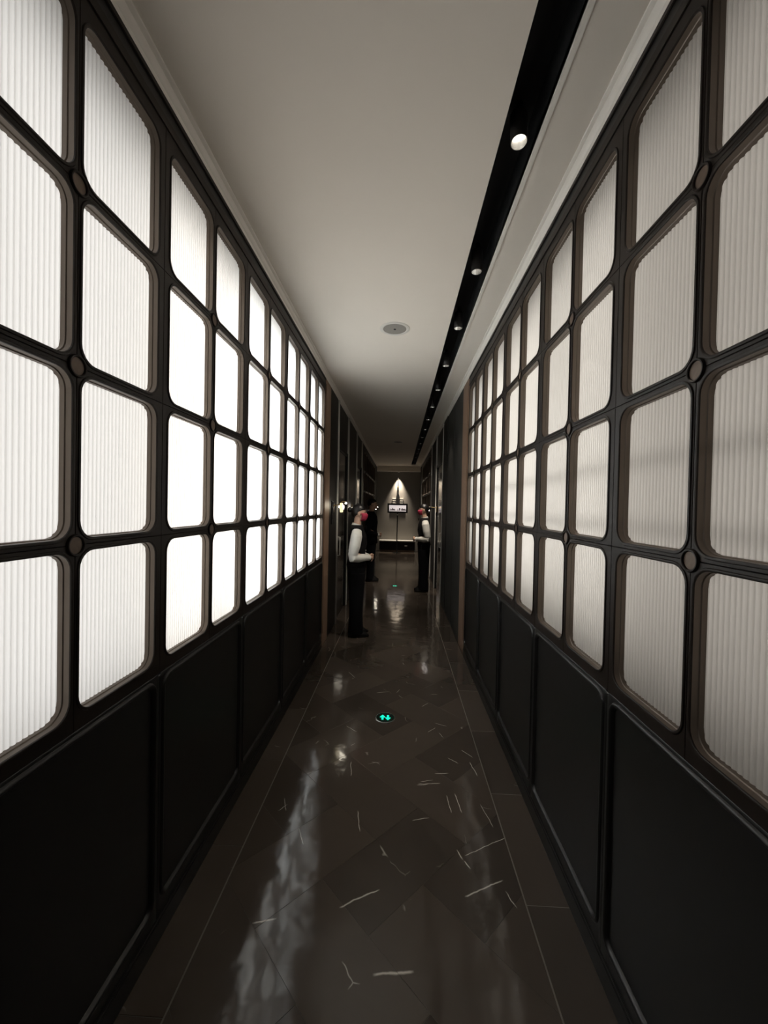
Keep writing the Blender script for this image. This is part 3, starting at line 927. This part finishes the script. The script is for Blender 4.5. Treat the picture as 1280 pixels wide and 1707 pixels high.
def person(loc, rz, H, label, female=True, mask=True):
    e = empty('person', loc, rz)
    tag(e, label, 'person')
    k = H / 1.65
    def V(x, y, z): return Vector((x * k, y * k, z * k))
    def S_(secs): return [((c_[0] * k, c_[1] * k, c_[2] * k), a * k, b_ * k) for c_, a, b_ in secs]
    hw = .085
    sh = .165 if female else .195
    # ---- body: one continuous remeshed surface
    b = MB()
    for sx in (-1, 1):
        b.tube([V(sx * hw, 0, .86), V(sx * hw, .005, .66), V(sx * hw, .012, .46), V(sx * hw, -.012, .32), V(sx * hw, -.01, .08)], [.068 * k, .064 * k, .050 * k, .050 * k, .034 * k], 14)
        b.ell(V(sx * hw, .035, .040), (.030 * k, .085 * k, .026 * k))
    loft(b, S_([((0, 0, .80), .135, .088), ((0, 0, .90), .140, .09), ((0, .002, 1.03), .118, .082), ((0, .006, 1.17), .125, .09), ((0, .004, 1.27), .135, .085), ((0, -.005, 1.335), .10, .06), ((0, -.006, 1.375), .055, .05)]))
    b.tube([V(0, -.008, 1.35), V(0, .004, 1.44), V(0, .008, 1.49)], [.053 * k, .047 * k, .048 * k], 14)
    # head
    hc = V(0, .022, 1.545)
    b.ell(hc + V(0, -.008, .015), (.072 * k, .090 * k, .090 * k), 18, 12)
    b.ell(hc + V(0, .030, -.040), (.056 * k, .055 * k, .062 * k), 16, 10)      # jaw
    b.tube([hc + V(0, .078, .005), hc + V(0, .093, -.018), hc + V(0, .096, -.028), hc + V(0, .078, -.034)], [.007 * k, .011 * k, .013 * k, .008 * k], 8)
    b.ell(hc + V(0, .068, -.085), (.022 * k, .02 * k, .016 * k), 10, 6)         # chin
    for sx in (-1, 1):
        b.ell(hc + V(sx * .073, -.006, -.008), (.010 * k, .019 * k, .031 * k), 10, 8)   # ears
    # arms: upper arm down, forearm forward, hands meet at the waist
    hz = .985 if female else .93
    for sx in (-1, 1):
        S0, E0, W0 = V(sx * (sh - .02), -.005, 1.30), V(sx * (sh + .045), -.045, 1.03), V(sx * .065, .150, hz)
        b.tube([S0, (S0 + E0) / 2, E0], [.050 * k, .044 * k, .036 * k], 12)
        b.tube([E0, (E0 + W0) / 2, W0], [.037 * k, .034 * k, .024 * k], 12)
        P0 = V(sx * .025, .175, hz - .006)
        b.tube([W0, (W0 + P0) / 2, P0], [.024 * k, .034 * k, .034 * k], 12, flat=(1, .6))
        dz = .012 if sx > 0 else -.012
        for q in range(4):
            z = hz + .026 - q * .018 + dz
            r = (.0085, .009, .0088, .0075)[q] * k
            ln = (.9, 1.0, .95, .75)[q]
            yb = .182 + (0.014 if sx > 0 else 0)
            finger(b, [V(sx * .022, yb, z), V(sx * (.022 - .030 * ln), yb + .014, z - .004), V(sx * (.022 - .055 * ln), yb + .006, z - .008), V(sx * (.022 - .070 * ln), yb - .010, z - .010)], r)
        finger(b, [V(sx * .045, .165, hz + .018), V(sx * .030, .182, hz + .036), V(sx * .012, .192, hz + .040), V(sx * -.004, .194, hz + .036)], .010 * k)
    bo = b.build('body', M_skin, e, smooth='all')
    rm = bo.modifiers.new('Remesh', 'REMESH')
    rm.mode = 'VOXEL'
    rm.voxel_size = .0055
    rm.use_smooth_shade = True
    sm = bo.modifiers.new('Smooth', 'SMOOTH')
    sm.iterations = 2
    sm.factor = .4
    # ---- face pieces
    for sx in (-1, 1):
        MB().ell(hc + V(sx * .028, .071, .008), (.014 * k, .010 * k, .006 * k), 10, 6).build('eye', M_eye, e, smooth='all')
    if not mask:
        MB().ell(hc + V(0, .083, -.055), (.022 * k, .008 * k, .007 * k), 10, 6).build('mouth', M_lip, e, smooth='all')
    else:
        m = MB()
        rings = []
        for j, z in enumerate((-.004, -.022, -.045, -.07, -.092, -.104)):
            fwd = (.088, .112, .110, .101, .088, .070)[j]
            wd = (.070, .070, .066, .058, .044, .028)[j]
            rings.append([hc + V(wd * math.sin(a), -.0 + fwd * math.cos(a) ** .8 if math.cos(a) > 0 else 0, z) for a in [(-.5 + i / 12) * PI * .88 for i in range(13)]])
        n = 13
        vs = [p for r in rings for p in r]
        m.add(vs, [(j * n + i, j * n + i + 1, (j + 1) * n + i + 1, (j + 1) * n + i) for j in range(5) for i in range(n - 1)])
        mo = m.build('face_mask', M_mask, e, smooth='all')
        so = mo.modifiers.new('Solidify', 'SOLIDIFY')
        so.thickness = .003
        for sx in (-1, 1):
            MB().tube([hc + V(sx * .066, .03, -.02), hc + V(sx * .078, .0, -.012)], .0025 * k, 6).build('ear_loop', M_mask, mo)
    # ---- hair
    m = MB()
    n = 20
    rings = []
    for j in range(9):
        t_ = j / 8
        ring = []
        for i in range(n):
            a = 2 * PI * i / n
            back = -math.sin(a)             # +1 at the back of the head
            low = -.058 + .05 * (1 - back) if back > -.12 else .045
            if female: low = (-.075 + .062 * (1 - back)) if back > -.12 else .038
            zlo = low
            ph = math.asin(max(-1, min(1, (zlo - .015) / .1)))
            th = ph + (PI / 2 - ph) * t_
            ring.append(hc + V(.080 * math.cos(th) * math.cos(a), -.010 + .099 * math.cos(th) * math.sin(a), .016 + .099 * math.sin(th)))
        rings.append(ring)
    m.rings(rings, True)
    hr = m.build('hair', M_hair, e, smooth='all')
    if female:
        m = MB()
        m.ell(hc + V(0, -.122, .034), (.034 * k, .028 * k, .034 * k))
        m.lathe([(.03 * k, -.006 * k), (.036 * k, 0), (.03 * k, .006 * k)], hc + V(0, -.098, .026), n=16, axis='y', cap=True)
        m.build('hair_bun', M_hair, hr, smooth='all')
    # ---- clothes
    tm = M_trouser if female else M_suit
    m = MB()
    leg = ((.80, .098, .112), (.62, .090, .10), (.44, .080, .088), (.25, .078, .085), (.055, .082, .095)) if female else ((.80, .096, .11), (.62, .088, .096), (.44, .074, .08), (.25, .068, .074), (.05, .066, .078))
    for sx in (-1, 1):
        loft(m, S_([((sx * hw, .002, z), a, d) for z, a, d in leg]))
    loft(m, S_([((0, 0, .76), .150, .108), ((0, 0, .86), .178, .122), ((0, 0, .95), .165, .114), ((0, 0, 1.01), .145, .104)]))
    m.build('trousers', tm, e, smooth=True)
    for sx in (-1, 1):
        m = MB()
        m.rings([[V(sx * hw + w_ * math.cos(2 * PI * i / 16), .04 + l_ * math.sin(2 * PI * i / 16) + (.015 if z > .03 else 0) * -1, z) for i in range(16)] for w_, l_, z in ((.040, .125, 0), (.046, .132, .012), (.046, .128, .03), (.042, .10, .055), (.038, .07, .085))])
        m.build('shoe', M_shoe, e, smooth=True)
    if female:
        m = MB()
        loft(m, S_([((0, 0, .88), .182, .128), ((0, 0, .95), .168, .118), ((0, .003, 1.04), .142, .104), ((0, .010, 1.16), .150, .118), ((0, .006, 1.27), .150, .110), ((0, -.003, 1.34), .135, .088), ((0, -.006, 1.392), .076, .068)]))
        ve = m.build('waistcoat', M_vest, e, smooth='all')
        for z in (1.0, 1.07, 1.14):
            MB().lathe([(.001, .008 * k), (.007 * k, .006 * k), (.008 * k, 0)], V(0, .112, z), n=10, axis='y', cap=True).build('button', M_steel, ve)
        loft_m = MB()
        loft_m.rings([[V(.068 * math.cos(2 * PI * i / 20) * s1, -.002 + .064 * math.sin(2 * PI * i / 20) * s1 + dy, z - .018 * math.sin(2 * PI * i / 20)) for i in range(20)] for s1, dy, z in ((1.10, 0, 1.370), (.98, .004, 1.405), (.90, .004, 1.403), (.92, .002, 1.375))], True)
        loft_m.build('collar', M_shirt, e, smooth=True)
        mm = MB()
        for sx in (-1, 1):
            mm.rings([[V(sx * .008, .098, 1.36 + .006 * d), V(sx * .045, .108, 1.36 + .022 * d)] + [V(sx * .045, .116, 1.36 + .022 * d), V(sx * .008, .106, 1.36 + .006 * d)] for d in (-1, 1)], True)
        mm.box(V(-.009, .098, 1.352), V(.009, .112, 1.368), bev=.002)
        mm.build('neck_bow', M_vest, e)
        sm_ = M_shirt
    else:
        m = MB()
        loft(m, S_([((0, 0, .76), .20, .135), ((0, 0, .90), .185, .128), ((0, .003, 1.04), .165, .115), ((0, .008, 1.18), .185, .125), ((0, .004, 1.30), .19, .112), ((0, -.004, 1.365), .135, .082), ((0, -.006, 1.40), .072, .066)]))
        m.build('jacket', M_suit, e, smooth='all')
        sm_ = M_suit
    for sx in (-1, 1):
        m = MB()
        S0, E0, W0 = V(sx * (sh - .018), -.005, 1.325), V(sx * (sh + .048), -.050, 1.012), V(sx * .073, .138, hz)
        Sm = V(sx * (sh + .022), -.010, 1.26)
        m.tube([S0, Sm, (Sm + E0) / 2 + V(sx * .008, 0, 0), E0 + V(0, 0, .03)], [.058 * k, .070 * k, .068 * k, .058 * k], 16)
        m.tube([E0 + V(0, -.012, .045), E0 + V(0, .0, -.012), E0 + (W0 - E0) * .35 + V(0, 0, -.012), E0 + (W0 - E0) * .75, W0], [.050 * k, .060 * k, .056 * k, .046 * k, .036 * k], 16)
        so = m.build('sleeve', sm_, e, smooth='all')
        r2 = so.modifiers.new('Remesh', 'REMESH')
        r2.mode = 'VOXEL'
        r2.voxel_size = .007
        r2.use_smooth_shade = True
        cm = MB()
        d = (W0 - E0).normalized()
        cm.tube([W0 - d * .02 * k, W0 + d * .022 * k], [.039 * k, .037 * k], 16)
        cm.build('cuff', M_shirt, so, smooth=True)
    return e

person((-.515, 4.84, 0.0), -PI / 2 + .12, 1.60, 'woman in white shirt, black waistcoat and crimson mask standing by the left pilaster')
person((-.60, 8.40, 0.0), -PI / 2, 1.74, 'man in a dark suit standing against the far left wall', female=False, mask=False)
person((.47, 7.50, 0.0), PI / 2, 1.64, 'woman in white shirt, black waistcoat and mask standing at the right wall')
